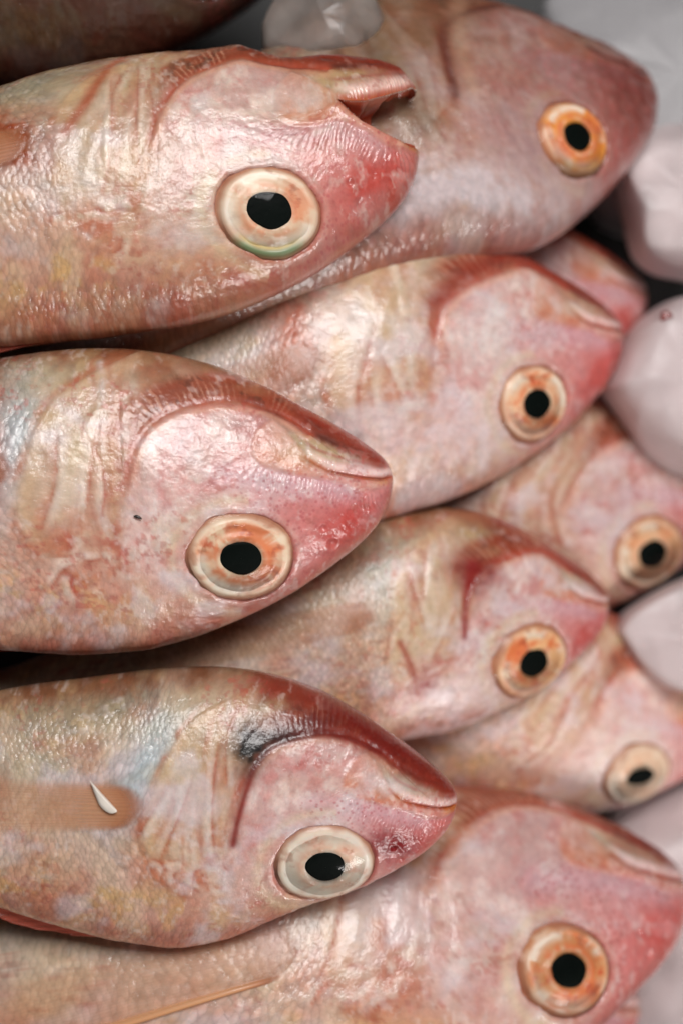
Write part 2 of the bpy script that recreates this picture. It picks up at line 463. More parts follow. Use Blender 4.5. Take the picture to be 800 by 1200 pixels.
def fish_colours(px, py, X, Y, seed, o):
    """colour of the skin"""
    n1 = fbm(px / 70, py / 70, seed + 1); n2 = fbm(px / 28, py / 28, seed + 2); n3 = fbm(px / 11, py / 11, seed + 3, 3)
    vv, dd = ven(X), dor(X)
    t = np.clip((Y - vv) / np.maximum(dd - vv, 1), 0, 1) + 0.10 * (n1 - 0.5)
    c = np.zeros((len(px), 3))
    stops = [(-.2, (108, 66, 46)), (0.03, (140, 102, 76)), (0.10, (168, 148, 122)), (0.26, (192, 180, 162)), (0.46, (208, 190, 172)),
             (0.66, (214, 184, 168)), (0.82, (210, 168, 152)), (0.95, (186, 130, 114)), (1.2, (146, 88, 72))]
    for k in range(3):
        c[:, k] = np.interp(t, [s[0] for s in stops], [lin(s[1])[k] for s in stops])
    body = 1 - sstep(40, 70, px)
    c = over(c, (176, 92, 52), .75 * blob(px, py, 8, 575, 22, 40, 0) * (.5 + n2))
    c = over(c, (192, 112, 80), .42 * sstep(.42, .80, fbm(px / 48 + 13, py / 40 + 3, seed + 85)))
    c = over(c, (224, 200, 176), .55 * sstep(.42, .76, fbm(px / 36 + 23, py / 44 + 31, seed + 86)))
    c = over(c, (218, 180, 120), 0.55 * o.get('gold', 1) * sstep(.45, .65, n2) * (blob(px, py, 60, 715, 120, 30, 4) + blob(px, py, -150, 700, 140, 50)))
    c = over(c, (212, 146, 112), 0.5 * sstep(.42, .75, n1) * sstep(.55, .9, t) * body)
    c = over(c, (200, 172, 130), 0.6 * sstep(.5, .7, n2) * (1 - sstep(.2, .35, t)))
    c = over(c, (190, 198, 202), o.get('blue', .35) * blob(px, py, 30, 545, 34, 70, 8))                    # blue-grey behind the gill cover
    c = over(c, (162, 170, 160), 0.55 * blob(px, py, 20, 470, 70, 34, 0) * sstep(.35, .6, n2))
    # gill cover plates
    d, sd, arc, _ = pline(px, py, C_OP); op = -sd
    opm = sstep(-2, 4, op) * (1 - sstep(150, 175, px)) * (1 - sstep(640, 690, py))
    c = over(c, (206, 178, 154), 0.65 * opm * (0.5 + 0.7 * (n1 - .2)))
    c = over(c, (226, 208, 194), 0.6 * opm * sstep(.46, .70, fbm(px / 13, py / 60, seed + 71)))
    c = over(c, (188, 112, 84), 0.45 * opm * sstep(.50, .74, fbm(px / 16 + 7, py / 70, seed + 73)))
    c = over(c, (206, 176, 142), 0.7 * gauss(op - 8, 9) * (1 - sstep(630, 680, py)))
    c = over(c, (186, 120, 88), 0.7 * gauss(op + 4, 5) * sstep(.35, .65, n2) * o.get('gill_red', 1))
    d, _, arc, _ = pline(px, py, C_SUB); ss = o.get('sub', .6); c = over(c, (214, 200, 196), ss * gauss(d, 4) * sstep(.3, .6, n2)); c = over(c, (176, 112, 92), 0.4 * gauss(d - 9, 4) * n2 * 1.6)
    d, _, arc, _ = pline(px, py, C_SUB2); c = over(c, (200, 160, 130), 0.7 * gauss(d, 6))
    d, _, arc, _ = pline(px, py, C_FOLD); c = over(c, (200, 180, 146), 0.45 * gauss(d, 9))
    c = over(c, (198, 118, 88), 0.75 * blob(px, py, 105, 668, 60, 26, 10) * sstep(.42, .6, n2))
    c = over(c, (186, 92, 78), 0.6 * blob(px, py, 135, 640, 26, 20, 30) * sstep(.4, .6, n3))
    for d, sd, fade, rv in gill_creases(px, py, seed):
        g_ = sd if rv > .5 else -sd
        c = over(c, (228, 212, 200), .55 * fade * gauss(d - 5, 5) * (g_ > 0))
        c = over(c, (172, 84, 58) if rv > .35 else (150, 62, 52), (.25 + .45 * rv) * fade * gauss(d + 1.5 * (g_ > 0), 3.2) * (.4 + 1.1 * n3))
        c = over(c, (190, 110, 80), .35 * fade * gauss(d, 13) * (g_ < 0) * n2 * 1.6)
    # cheek
    d, cheek, arc, Lp = pline(px, py, C_PRE); cheek = -cheek
    right = sstep(-3, 5, cheek) * sstep(118, 200, px + 30 * (n2 - .5))
    ch = right * (1 - sstep(290, 345, px + (n1 - .5) * 40)) * (1 - sstep(640, 720, py + 20 * (n2 - .5)))
    c = over(c, (211, 174, 172), 0.82 * ch)
    c = over(c, (232, 212, 205), 0.8 * ch * sstep(.40, .70, n2))
    c = over(c, (204, 128, 124), 0.5 * ch * sstep(.42, .74, fbm(px / 20 + 31, py / 20, seed + 75)))
    c = over(c, (204, 190, 166), 0.35 * ch * sstep(.55, .7, n1) * sstep(560, 640, py))
    # snout and preorbital
    sn = sstep(250, 345, px + (n1 - .5) * 50) * sstep(538, 562, py + (px - 400) * 0.02)
    c = over(c, (212, 138, 138), 0.85 * sn)
    c = over(c, (226, 178, 172), 0.6 * sn * sstep(.5, .66, n1))
    red = blob(px, py, 425, 610, 46, 44, -40) + 0.8 * blob(px, py, 392, 622, 42, 22, -35)
    c = over(c, (196, 72, 62), np.clip(o.get('red', 1) * red * (0.15 + 1.25 * n2) * .8, 0, .75))
    c = over(c, (230, 190, 190), 0.55 * sn * sstep(.56, .68, n2) * blob(px, py, 420, 590, 50, 40))
    fringe = gauss(np.maximum(sstep(0, 1, 0) + (py - (553 + 0.10 * (px - 265))), -1e3) - 12, 16) * sstep(230, 265, px) * (1 - sstep(400, 430, px))
    c = over(c, (212, 182, 190), 0.55 * fringe)
    # forehead edge
    fe = sstep(-38, -4, Y - dd) * (1 - sstep(330, 480, X))
    c = over(c, (192, 108, 90), 0.55 * fe * (0.55 + 0.8 * n1))
    # lower jaw and chin
    jl = py - (492 + (px - 300) * 0.43)
    jaw = sstep(285, 325, px) * (1 - sstep(-8, 8, jl))
    c = over(c, (150, 72, 58), 0.94 * jaw)
    c = over(c, (204, 158, 148), 0.7 * jaw * sstep(.54, .64, n3) )
    for (cx, cy, rx, ry, ro) in ((364, 500, 13, 4.5, 35), (376, 518, 24, 4.5, 24), (312, 488, 30, 4, 22), (410, 528, 16, 3, 16)):
        c = over(c, (104, 64, 54), 0.85 * blob(px, py, cx, cy, rx, ry, ro))
    ve = 1 - sstep(4, 26, (Y - vv) + 10 * (n2 - .5))
    c = over(c, (166, 62, 40), 0.85 * ve * sstep(250, 330, px) * o.get('red', 1))
    c = over(c, (138, 92, 64), 0.5 * ve * (1 - sstep(250, 330, px)))
    ve2 = 1 - sstep(10, 46, (Y - vv) + 16 * (n2 - .5))
    c = over(c, (150, 66, 48), o.get('top', .25) * ve2 * sstep(110, 200, px) * (.5 + n1))
    # gular band above the cheek, with a comb of pale streaks
    band = sstep(-46, -30, cheek) * (1 - sstep(-6, 0, cheek)) * sstep(130, 190, px) * (1 - sstep(330, 350, px))
    c = over(c, (156, 80, 56), 0.9 * band * o.get('band', 1))
    comb = band * sstep(20, 60, arc) * (1 - sstep(150, 225, arc))
    c = over(c, (206, 158, 136), 0.7 * comb * sstep(0.1, 0.8, np.sin((arc + 5.0 * (fbm(px / 20, py / 20, seed + 93) - .5)) * 2 * math.pi / 6.0 + 0.06 * cheek)) * sstep(.35, .6, fbm(px / 25, py / 25, seed + 94)))
    c = over(c, (92, 62, 50), 0.55 * comb * sstep(.55, .7, n3))
    c = over(c, (188, 96, 74), 0.85 * gauss(cheek + 2, 6) * (0.1 + 1.4 * n2) * (1 - .8 * sstep(.6 * Lp, .95 * Lp, arc)) * o.get('gill_red', 1))
    c = over(c, (222, 176, 150), 0.5 * gauss(cheek - 6, 4) * (1 - sstep(560, 600, py)))
    c = over(c, (204, 164, 156), 0.55 * band * sstep(.6, .7, n2))
    # maxilla, lips, mouth line
    m, s = polymask(px, py, MAXP, 4)
    c = over(c, (212, 154, 132), o.get('max', .5) * m)
    c = over(c, (204, 124, 82), 0.6 * m * blob(px, py, 325, 548, 50, 12, 16))
    c = over(c, (224, 190, 178), 0.5 * m * sstep(.5, .66, n3))
    d, lipd, arc, _ = pline(px, py, C_LIP)
    dm, md, marc, Lm = pline(px, py, C_MOUTH)
    lip = gauss(dm - 7, 5.5) * (md > 0) * sstep(338, 372, px)
    c = over(c, (238, 208, 202), 0.95 * lip)
    c = over(c, (178, 112, 100), 0.7 * gauss(d, 2.4) * sstep(340, 360, px))
    c = over(c, (186, 96, 48), 0.9 * gauss(dm, 2.6))
    c = over(c, (206, 140, 70), 0.6 * gauss(dm - 4, 4) * (md < 0) * sstep(420, 440, px))
    # ring of skin round the eye
    r = np.hypot((X - EYE[0]) / EYE[2], (Y - EYE[1]) / EYE[3])
    c = over(c, (212, 184, 172), 0.5 * gauss(r - 1.10, .07) * n1 * 1.5)
    c = over(c, (182, 112, 94), 0.6 * gauss(r - 1.0, .04) * n1 * 1.6)
    c = over(c, (222, 206, 176), 0.45 * gauss(r - 1.28, .12) * (px < 290))
    c = over(c, (170, 112, 96), 1 - sstep(.80, .92, r))
    # blood flecks and threads
    thread = sstep(.93, .985, ridged(px / 42, py / 60, seed + 55, 2))
    c = over(c, (172, 78, 62), 0.5 * thread * sstep(.45, .7, n1) * o.get('vein', 1))
    c = over(c, (190, 84, 74), 0.4 * sstep(.66, .74, n3) * sstep(.5, .62, n1))
    fl = fbm(px / 6.5, py / 8.5, seed + 81, 3)
    c = over(c, (232, 220, 216), 0.34 * sstep(.52, .74, fl) * sstep(.42, .6, n2) * (1 - jaw))
    c = over(c, (178, 100, 88), 0.40 * sstep(.60, .72, fbm(px / 8 + 5, py / 7 + 5, seed + 83, 3)) * sstep(.4, .6, n1))
    pe = fbm(px / 44 + 51, py / 38 + 17, seed + 87)
    c = over(c, (220, 210, 214), .55 * sstep(.46, .72, pe) * (1 - jaw) * (1 - sn * .7) * (1 - band) * sstep(.12, .3, t))
    c = over(c, (212, 190, 150), .24 * sstep(.48, .74, fbm(px / 60 + 71, py / 42 + 37, seed + 88)) * (1 - sn) * (1 - jaw) * (1 - ch * .6))
    # individual marks, pigment and a few painted highlights: (kind, data, colour, strength)
    for mk in o.get('marks', []):
        if mk[0] == 'blob': w = blob(px, py, *mk[1]) * (0.35 + 1.2 * n3)
        else:
            dl, _, _, _ = pline(px, py, spline(mk[1])); w = gauss(dl * (0.7 + 0.6 * n3), mk[4])
        c = over(c, mk[2], mk[3] * w)
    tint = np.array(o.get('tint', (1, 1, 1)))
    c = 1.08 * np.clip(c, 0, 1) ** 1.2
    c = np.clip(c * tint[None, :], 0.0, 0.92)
    # masks: scales, silver, fine blood speckle
    scales = np.clip((1 - sstep(40, 60, px)) + sstep(150, 185, Y + 20 * (n1 - .5)) * (1 - sstep(230, 300, px)) * .8 + shoulder_mask(px, py), 0, 1) * (1 - .5 * ve)
    silver = np.clip(0.75 * sstep(.42, .62, n2) * ch * .5 + .55 * blob(px, py, 34, 548, 40, 80) + .6 * blob(px, py, 90, 690, 120, 50) * sstep(.4, .6, n2) + 0.35 * scales * n1, 0, 1) * o.get('silver', 1)
    fine = np.clip(sn * (1 - red * .6) + fringe + .25 * ch, 0, 1)
    return c, np.stack([scales, np.clip(silver, 0, 1), fine], 1)

def gill_creases(px, py, seed):
    rs = np.random.RandomState(seed + 400)
    out = []
    for k in range(5):
        x0 = rs.uniform(70, 172); y0 = rs.uniform(452, 560)
        x1 = x0 + rs.uniform(-46, 22); y1 = y0 + rs.uniform(70, 170)
        xm = .5 * (x0 + x1) + rs.uniform(-16, 16); ym = .5 * (y0 + y1)
        d, sd, arc, Ln = pline(px, py, spline([(x0, y0), (xm, ym), (x1, y1)], 5))
        fade = sstep(0, .25 * Ln, arc) * (1 - sstep(.7 * Ln, Ln, arc))
        out.append((d, sd, fade, rs.rand()))
    for k in range(7):
        x0 = rs.uniform(50, 150); y0 = rs.uniform(625, 690)
        a = rs.uniform(0, math.pi); l = rs.uniform(16, 46)
        x1, y1 = x0 + l * math.cos(a), y0 + l * math.sin(a)
        d, sd, arc, Ln = pline(px, py, spline([(x0, y0), (.5 * (x0 + x1) + rs.uniform(-8, 8), .5 * (y0 + y1) + rs.uniform(-8, 8)), (x1, y1)], 5))
        out.append((d, sd, sstep(0, .3 * Ln, arc) * (1 - sstep(.7 * Ln, Ln, arc)) + 0 * d, rs.rand()))
    return out

def shoulder_mask(px, py):
    return 0.8 * blob(px, py, 40, 700, 80, 60)

def arch_map(P, arch):
    Q = P.copy()
    arch, deep, slim = arch
    Q[:, 1] -= slim * np.minimum(P[:, 1], 0) * sstep(70, 260, P[:, 0])
    Q[:, 1] += deep * np.maximum(P[:, 1], 0) * sstep(170, 360, P[:, 0]) * (1 - sstep(600, 900, P[:, 0]))
    u = np.clip((P[:, 0] - 200) / 300, 0, None)
    Q[:, 1] += arch * np.where(u < 1, u * u, 2 * u - 1)
    return Q

def bend_map(P, bend):
    """lateral bend of the body behind the head (px units): bend is the total angle in radians"""
    bend, arch = bend
    P = arch_map(P, arch)
    X, Y, Z = P[:, 0], P[:, 1], P[:, 2]
    X0, XL = 240.0, 330.0
    u = np.clip(X - X0, 0, None)
    a = bend * np.clip(u / XL, 0, 1)
    if abs(bend) < 1e-6: return P
    r = XL / bend
    cx = np.where(u < XL, r * np.sin(a), r * math.sin(bend) + (u - XL) * math.cos(bend))
    cz = np.where(u < XL, r * (1 - np.cos(a)), r * (1 - math.cos(bend)) + (u - XL) * math.sin(bend))
    Xn = np.where(X > X0, X0 + cx - Z * np.sin(a), X)
    Zn = np.where(X > X0, cz + Z * np.cos(a), Z)
    return np.stack([Xn, Y, Zn], 1)

def to_local(P, U):
    """fish pixels -> metres in the fish's own frame: x forward, y belly, z up; origin on its underside"""
    return np.stack([-(P[:, 0] - 400) * U, -(P[:, 1] - 30) * U, (P[:, 2] + 99) * U], 1)

def project(W):
    f = HREF / K
    d = H - W[..., 2]
    return np.stack([400 + W[..., 0] / d * f, 600 - W[..., 1] / d * f], -1)

def unproject(px, py, z):
    k = K * (H - z) / HREF
    return np.array([(px - 400) * k, -(py - 600) * k, z])

def rotm(phi, pitch, roll):
    return np.array(Matrix.Rotation(phi, 3, 'Z') @ Matrix.Rotation(pitch, 3, 'Y') @ Matrix.Rotation(roll, 3, 'X'))

def zsurf(X, Y):
    v, d = ven(X), dor(X)
    t = np.clip((Y - .5 * (v + d)) / np.maximum(.5 * (d - v), .1), -1, 1)
    return wid(X) * (1 - t * t) ** (expo(X) / 2)

def eye_frame():
    X, Y = EYE[0], EYE[1]
    v, d = float(ven(X)), float(dor(X))
    th = math.acos(-((Y - 0.5 * (v + d)) / (0.5 * (d - v))))
    def S(x, t):
        y, z = surf(np.array([x]), np.array([t])); return np.array([x, y[0], z[0]])
    p = S(X, th)
    a = S(X + 12, th) - S(X - 12, th); b = S(X, th + .05) - S(X, th - .05)
    n = np.cross(a, b); n /= np.linalg.norm(n)
    if n[2] < 0: n = -n
    return p, n
EP, EN = eye_frame()

def solve_pose(E, T, zE, pitch, roll):
    s, phi = 1.0, 0.0
    e, t, mid = EP + EN * 6, np.array([2.0, -2.0, 0]), np.array([EP[0], EP[1], 0.0])
    E, T = np.array(E, float), np.array(T, float)
    loc = unproject(E[0], E[1], zE)
    for it in range(60):
        U = K * s
        R = rotm(phi, pitch, roll)
        le, lt, lm = [R @ to_local(q[None], U)[0] for q in (e, t, mid)]
        loc[2] = zE - lm[2]
        pe, pt = project(loc + le), project(loc + lt)
        dv, dt = pt - pe, T - E
        s *= (np.linalg.norm(dt) / np.linalg.norm(dv)) ** 0.7
        a = math.atan2(-dt[1], dt[0]) - math.atan2(-dv[1], dv[0])
        phi += (a + math.pi) % (2 * math.pi) - math.pi
        k = K * (H - zE) / HREF
        loc[0] += (E[0] - pe[0]) * k; loc[1] -= (E[1] - pe[1]) * k
    return s, phi, loc

# ------------------------------------------------------------------ fish builder
def build_eye(fish, U, seed, o, side, P0, bendv):
    rs = np.random.RandomState(seed)
    z = EN.copy(); p = EP.copy()
    ax = np.array([1.0, 0, 0]); ax -= z * ax.dot(z); ax /= np.linalg.norm(ax)
    ay = np.cross(z, ax)
    if ay[1] < 0: ay = -ay
    if side < 0:
        z = z * [1, 1, -1]; p = p * [1, 1, -1]; ax = ax * [1, 1, -1]; ay = ay * [1, 1, -1]
    A, B = EYE[2], EYE[3]
    def place(r, ph, h):
        # the disc follows the curve of the head so its rim sits in the socket all round
        kq = 1 + .07 * (fbm(np.cos(ph) * 1.2 + 5, np.sin(ph) * 1.2 + 5, seed + 31, 2) - .5) * r
        X = EYE[0] + r * kq * np.cos(ph) * A; Y = EYE[1] + r * kq * np.sin(ph) * B
        Zs = zsurf(np.maximum(X, 1), Y)
        tang = EP[2] - ((X - EP[0]) * EN[0] + (Y - EP[1]) * EN[1]) / EN[2]
        Zm = np.where(r < 1.2, Zs * .75 + tang * .25, Zs)
        q = np.stack([X, Y, Zm], 1) + h[:, None] * EN[None]
        if side < 0: q[:, 2] *= -1
        return to_local(q, U)
    nr, na = (44, 128) if side > 0 else (10, 32)
    def disc(rr, hfun):
        R, PH = np.meshgrid(rr, np.arange(na) * 2 * math.pi / na, indexing='ij')
        R, PH = R.ravel(), PH.ravel()
        v = place(R, PH, hfun(R, PH))
        i, j = np.meshgrid(np.arange(len(rr) - 1), np.arange(na), indexing='ij'); i, j = i.ravel(), j.ravel(); jn = (j + 1) % na
        f = np.stack([i * na + j, i * na + jn, (i + 1) * na + jn, (i + 1) * na + j], 1)
        return v, f[:, ::-1] if side > 0 else f, R, PH
    MAT['pupil'].node_tree.nodes['Principled BSDF'].inputs['Specular IOR Level'].default_value = .08
    pr = o.get('pupil', 0.385); px_off = o.get('pupil_off', (0.02, -0.02))
    # iris: shallow bowl, ridged ring round the pupil
    def irish(R, PH):
        base = 3.0 + 3.0 * (1 - R ** 2) - 13.0 * sstep(.84, 1.14, R) - 5.0 * (1 - sstep(.30, .40, R))
        wob0 = fbm(np.cos(PH) * 1.6 + 21, np.sin(PH) * 1.6 + 5, seed + 13) - .5
        ring = (1.6 * gauss(R - .48 - .2 * wob0, .08) - 1.2 * gauss(R - .66 + .3 * wob0, .09) ) * (1 + 1.6 * wob0)
        wob = fbm(R * 5 + 3, np.cos(PH) * 2 + np.sin(PH) * 1.3 + 7, seed + 3) - .5
        return base + ring * (.8 + wob) + 2.0 * wob
    v, f, R, PH = disc(np.linspace(0.02, 1.14, nr), irish)
    cx, cy = R * np.cos(PH), R * np.sin(PH)
    nA = fbm(cx * 2.2 + 5, cy * 2.2 + 5, seed + 7); nB = fbm(R * 6 + 2, PH * 0 + np.cos(PH) * 3 + np.sin(PH + 1) * 2 + 9, seed + 9); nC = fbm(cx * 7 + 11, cy * 7 + 11, seed + 8)
    c = np.zeros((len(R), 3)) + lin(o.get('iris', (232, 196, 164)))
    ora = o.get('orange', 0.6)
    ang = fbm(np.cos(PH) * 1.6 + 21, np.sin(PH) * 1.6 + 5, seed + 13)
    Rw = R + .16 * (nA - .5) + .10 * (ang - .5)
    c = over(c, (224, 128, 78), ora * 1.2 * sstep(.44, .62, .55 * nA + .45 * ang + .12 * (nC - .5)) * sstep(.34, .46, R) * (1 - sstep(.8, .95, Rw)))
    c = over(c, (204, 82, 46), ora * 0.9 * sstep(.52, .66, nC) * sstep(.48, .60, ang) * sstep(.40, .50, R) * (1 - sstep(.7, .9, Rw)))
    c = over(c, (244, 232, 216), 0.85 * gauss(Rw - .74, .10) * sstep(.5, .38, ang))
    c = over(c, (242, 222, 196), 0.6 * gauss(Rw - .88, .06) * sstep(.4, .6, nB))
    c = over(c, (244, 216, 190), 0.55 * gauss(Rw - .47, .05) * sstep(.3, .5, nA))
    c = over(c, (210, 108, 66), ora * .8 * gauss(R - .41, .03) * sstep(.4, .6, ang + .2 * (nC - .5)))
    c = over(c, (176, 122, 96), 0.6 * sstep(.55, .7, nC) * sstep(.5, .7, Rw) * sstep(.4, .6, nA))
    c = over(c, (226, 132, 84), ora * 1.0 * gauss(Rw - .50, .07) * sstep(.35, .55, nB))
    c = over(c, (206, 200, 186), .55 * sstep(.1, .9, np.sin(PH + .4)) * gauss(Rw - .74, .11))
    c = over(c, (188, 128, 100), .85 * sstep(.84, .97, Rw))
    c = over(c, (138, 72, 52), (.15 + .5 * sstep(.40, .62, ang)) * sstep(.92, 1.02, R))
    if o.get('green', 0):
        low = sstep(.25, .7, -np.cos(PH - math.radians(-100))) if False else sstep(.55, .9, np.sin(PH))
        c = over(c, (96, 150, 100), o['green'] * low * gauss(R - .90, .09))
        c = over(c, (226, 196, 96), o['green'] * low * gauss(R - .78, .04) * .7)
    if o.get('dark_low', 0): c = over(c, (120, 58, 30), o['dark_low'] * sstep(.2, .9, np.sin(PH)) * sstep(.55, .9, R))
    eye = mesh_object("eye", v, f, MAT['iris'], fish, cols=c)
    # pupil: soft-cornered disc standing just proud of the iris
    rr = np.linspace(0.01, 1.0, 14)
    Rp, PHp = np.meshgrid(rr, np.arange(64) * 2 * math.pi / 64, indexing='ij'); Rp, PHp = Rp.ravel(), PHp.ravel()
    shp = 1 + .05 * np.cos(2 * PHp + o.get('pup_rot', .3)) + .022 * np.cos(3 * PHp + o.get('pup_rot', .3) * 2) + .02 * np.cos(5 * PHp + seed)
    x = Rp * np.cos(PHp) * shp * pr + px_off[0]; y = Rp * np.sin(PHp) * shp * pr * 1.02 + px_off[1]
    fx, fy, fa = o.get('pup_shape', (1, 1, 0)); fa = math.radians(fa)
    x0, y0 = (x - px_off[0]) * fx, (y - px_off[1]) * fy
    x, y = px_off[0] + x0 * math.cos(fa) - y0 * math.sin(fa), px_off[1] + x0 * math.sin(fa) + y0 * math.cos(fa)
    Rr, Pp = np.hypot(x, y), np.arctan2(y, x)
    vp = place(Rr, Pp, 6.8 + 0.8 * (1 - Rp ** 2) - 3.5 * sstep(.93, 1.0, Rp))
    i, j = np.meshgrid(np.arange(13), np.arange(64), indexing='ij'); i, j = i.ravel(), j.ravel(); jn = (j + 1) % 64
    fp = np.stack([i * 64 + j, i * 64 + jn, (i + 1) * 64 + jn, (i + 1) * 64 + j], 1)
    fp = fp[:, ::-1] if side > 0 else fp
    mesh_object("pupil", vp, fp, MAT['pupil'], eye)
    v, f, R, PH = disc(np.linspace(0.01, 1.0, max(10, nr // 2)), lambda R, PH: -1.5 + 12.0 * (1 - R ** 2) ** .9 + .5 * (fbm(R * 3, np.cos(PH) + 4, seed) - .5))
    mesh_object("cornea", v, f, MAT['cornea'], eye)

def fin_sheet(fish, name, root, tipf, U, bend, nrays, rgb, alpha, seed, nl=26, lift=(3, 6), fray=.08, fin_edge=.3):
    """fan of rays: root = polyline of base points (X,Y,Z), tipf(s) -> far end of the ray at s in 0..1; rays are ridges on a thin sheet with thickness"""
    ns = nrays * 6 + 1
    feather = .22 if name == 'pectoral_fin' else .06
    S, T = np.meshgrid(np.linspace(0, 1, ns), np.linspace(0, 1, nl), indexing='ij')
    rp = np.array(root, float)
    k = np.linspace(0, 1, len(rp))
    S1, T1 = S.ravel(), T.ravel()
    base = np.stack([np.interp(S1, k, rp[:, c]) for c in range(3)], 1)
    fr = 1 - fray * vnoise(S1 * nrays * 1.3, S1 * 0 + 3, seed) * 2
    tip = tipf(S1)
    q = base + (tip - base) * (T1 * fr)[:, None]
    ray = np.cos((S1 + .06 * np.sin(S1 * 7 + seed)) * nrays * 2 * math.pi) * .5 + .5
    rid = 0.3 * ray * sstep(0, .2, T1)
    wav = (.5 if name == 'pectoral_fin' else 2.0) * np.sin(S1 * 9 + T1 * 4 + seed)
    out = []
    for sg in (1, -1):
        d = np.zeros_like(q)
        if name == 'pectoral_fin':
            sd = np.sign(root[0][2]); q = q.copy(); q[:, 2] = sd * (zsurf(q[:, 0], q[:, 1]) + 1.2 + 1.2 * sstep(0, .2, T1) + 1.6 * np.sin(T1 * 2.6))
        d[:, 2 if name in ('pectoral_fin', 'pelvic_fin') else 2] = sg * (0.5 + rid) + wav * T1
        out.append(q + d)
    v = np.concatenate(out)
    n = ns * nl
    i, j = np.meshgrid(np.arange(ns - 1), np.arange(nl - 1), indexing='ij'); i, j = i.ravel(), j.ravel()
    f = np.stack([i * nl + j, (i + 1) * nl + j, (i + 1) * nl + j + 1, i * nl + j + 1], 1)
    # rim
    rim = [r * nl for r in range(ns)] + [(ns - 1) * nl + c for c in range(1, nl)] + [r * nl + nl - 1 for r in range(ns - 2, -1, -1)] + [c for c in range(nl - 2, 0, -1)]
    rim = np.array(rim); rn = np.roll(rim, -1)
    f = np.concatenate([f, f[:, ::-1] + n, np.stack([rn, rim, rim + n, rn + n], 1)])
    c = np.zeros((n, 3)) + lin(rgb)
    c *= (0.97 + .05 * ray + .05 * (fbm(S1 * 20, T1 * 6, seed) - .5))[:, None]
    c = over(c, (170, 92, 50), .8 * gauss(T1, .12))
    edge_ = sstep(.84, .95, S1) * (1 - sstep(.985, 1, S1)) * fin_edge if name == 'pectoral_fin' else 0
    base_a = (.5 - alpha) * (1 - sstep(.05, .5, T1)) if name == 'pectoral_fin' and alpha > .2 else 0
    a = np.clip(edge_ + base_a + alpha * (.8 + .25 * ray) * (1.15 - .5 * T1) + .3 * gauss(T1, .10), 0, 1) * sstep(-.01, .09, T1) * sstep(0, feather, S1 + .01) * sstep(0, feather if fin_edge < .5 else .05, 1.01 - S1)
    cols = np.concatenate([np.concatenate([np.clip(c, 0, .9), a[:, None]], 1)] * 2)
    return mesh_object(name, to_local(bend_map(v, bend), U), f, MAT['fin'], fish, cols=cols)

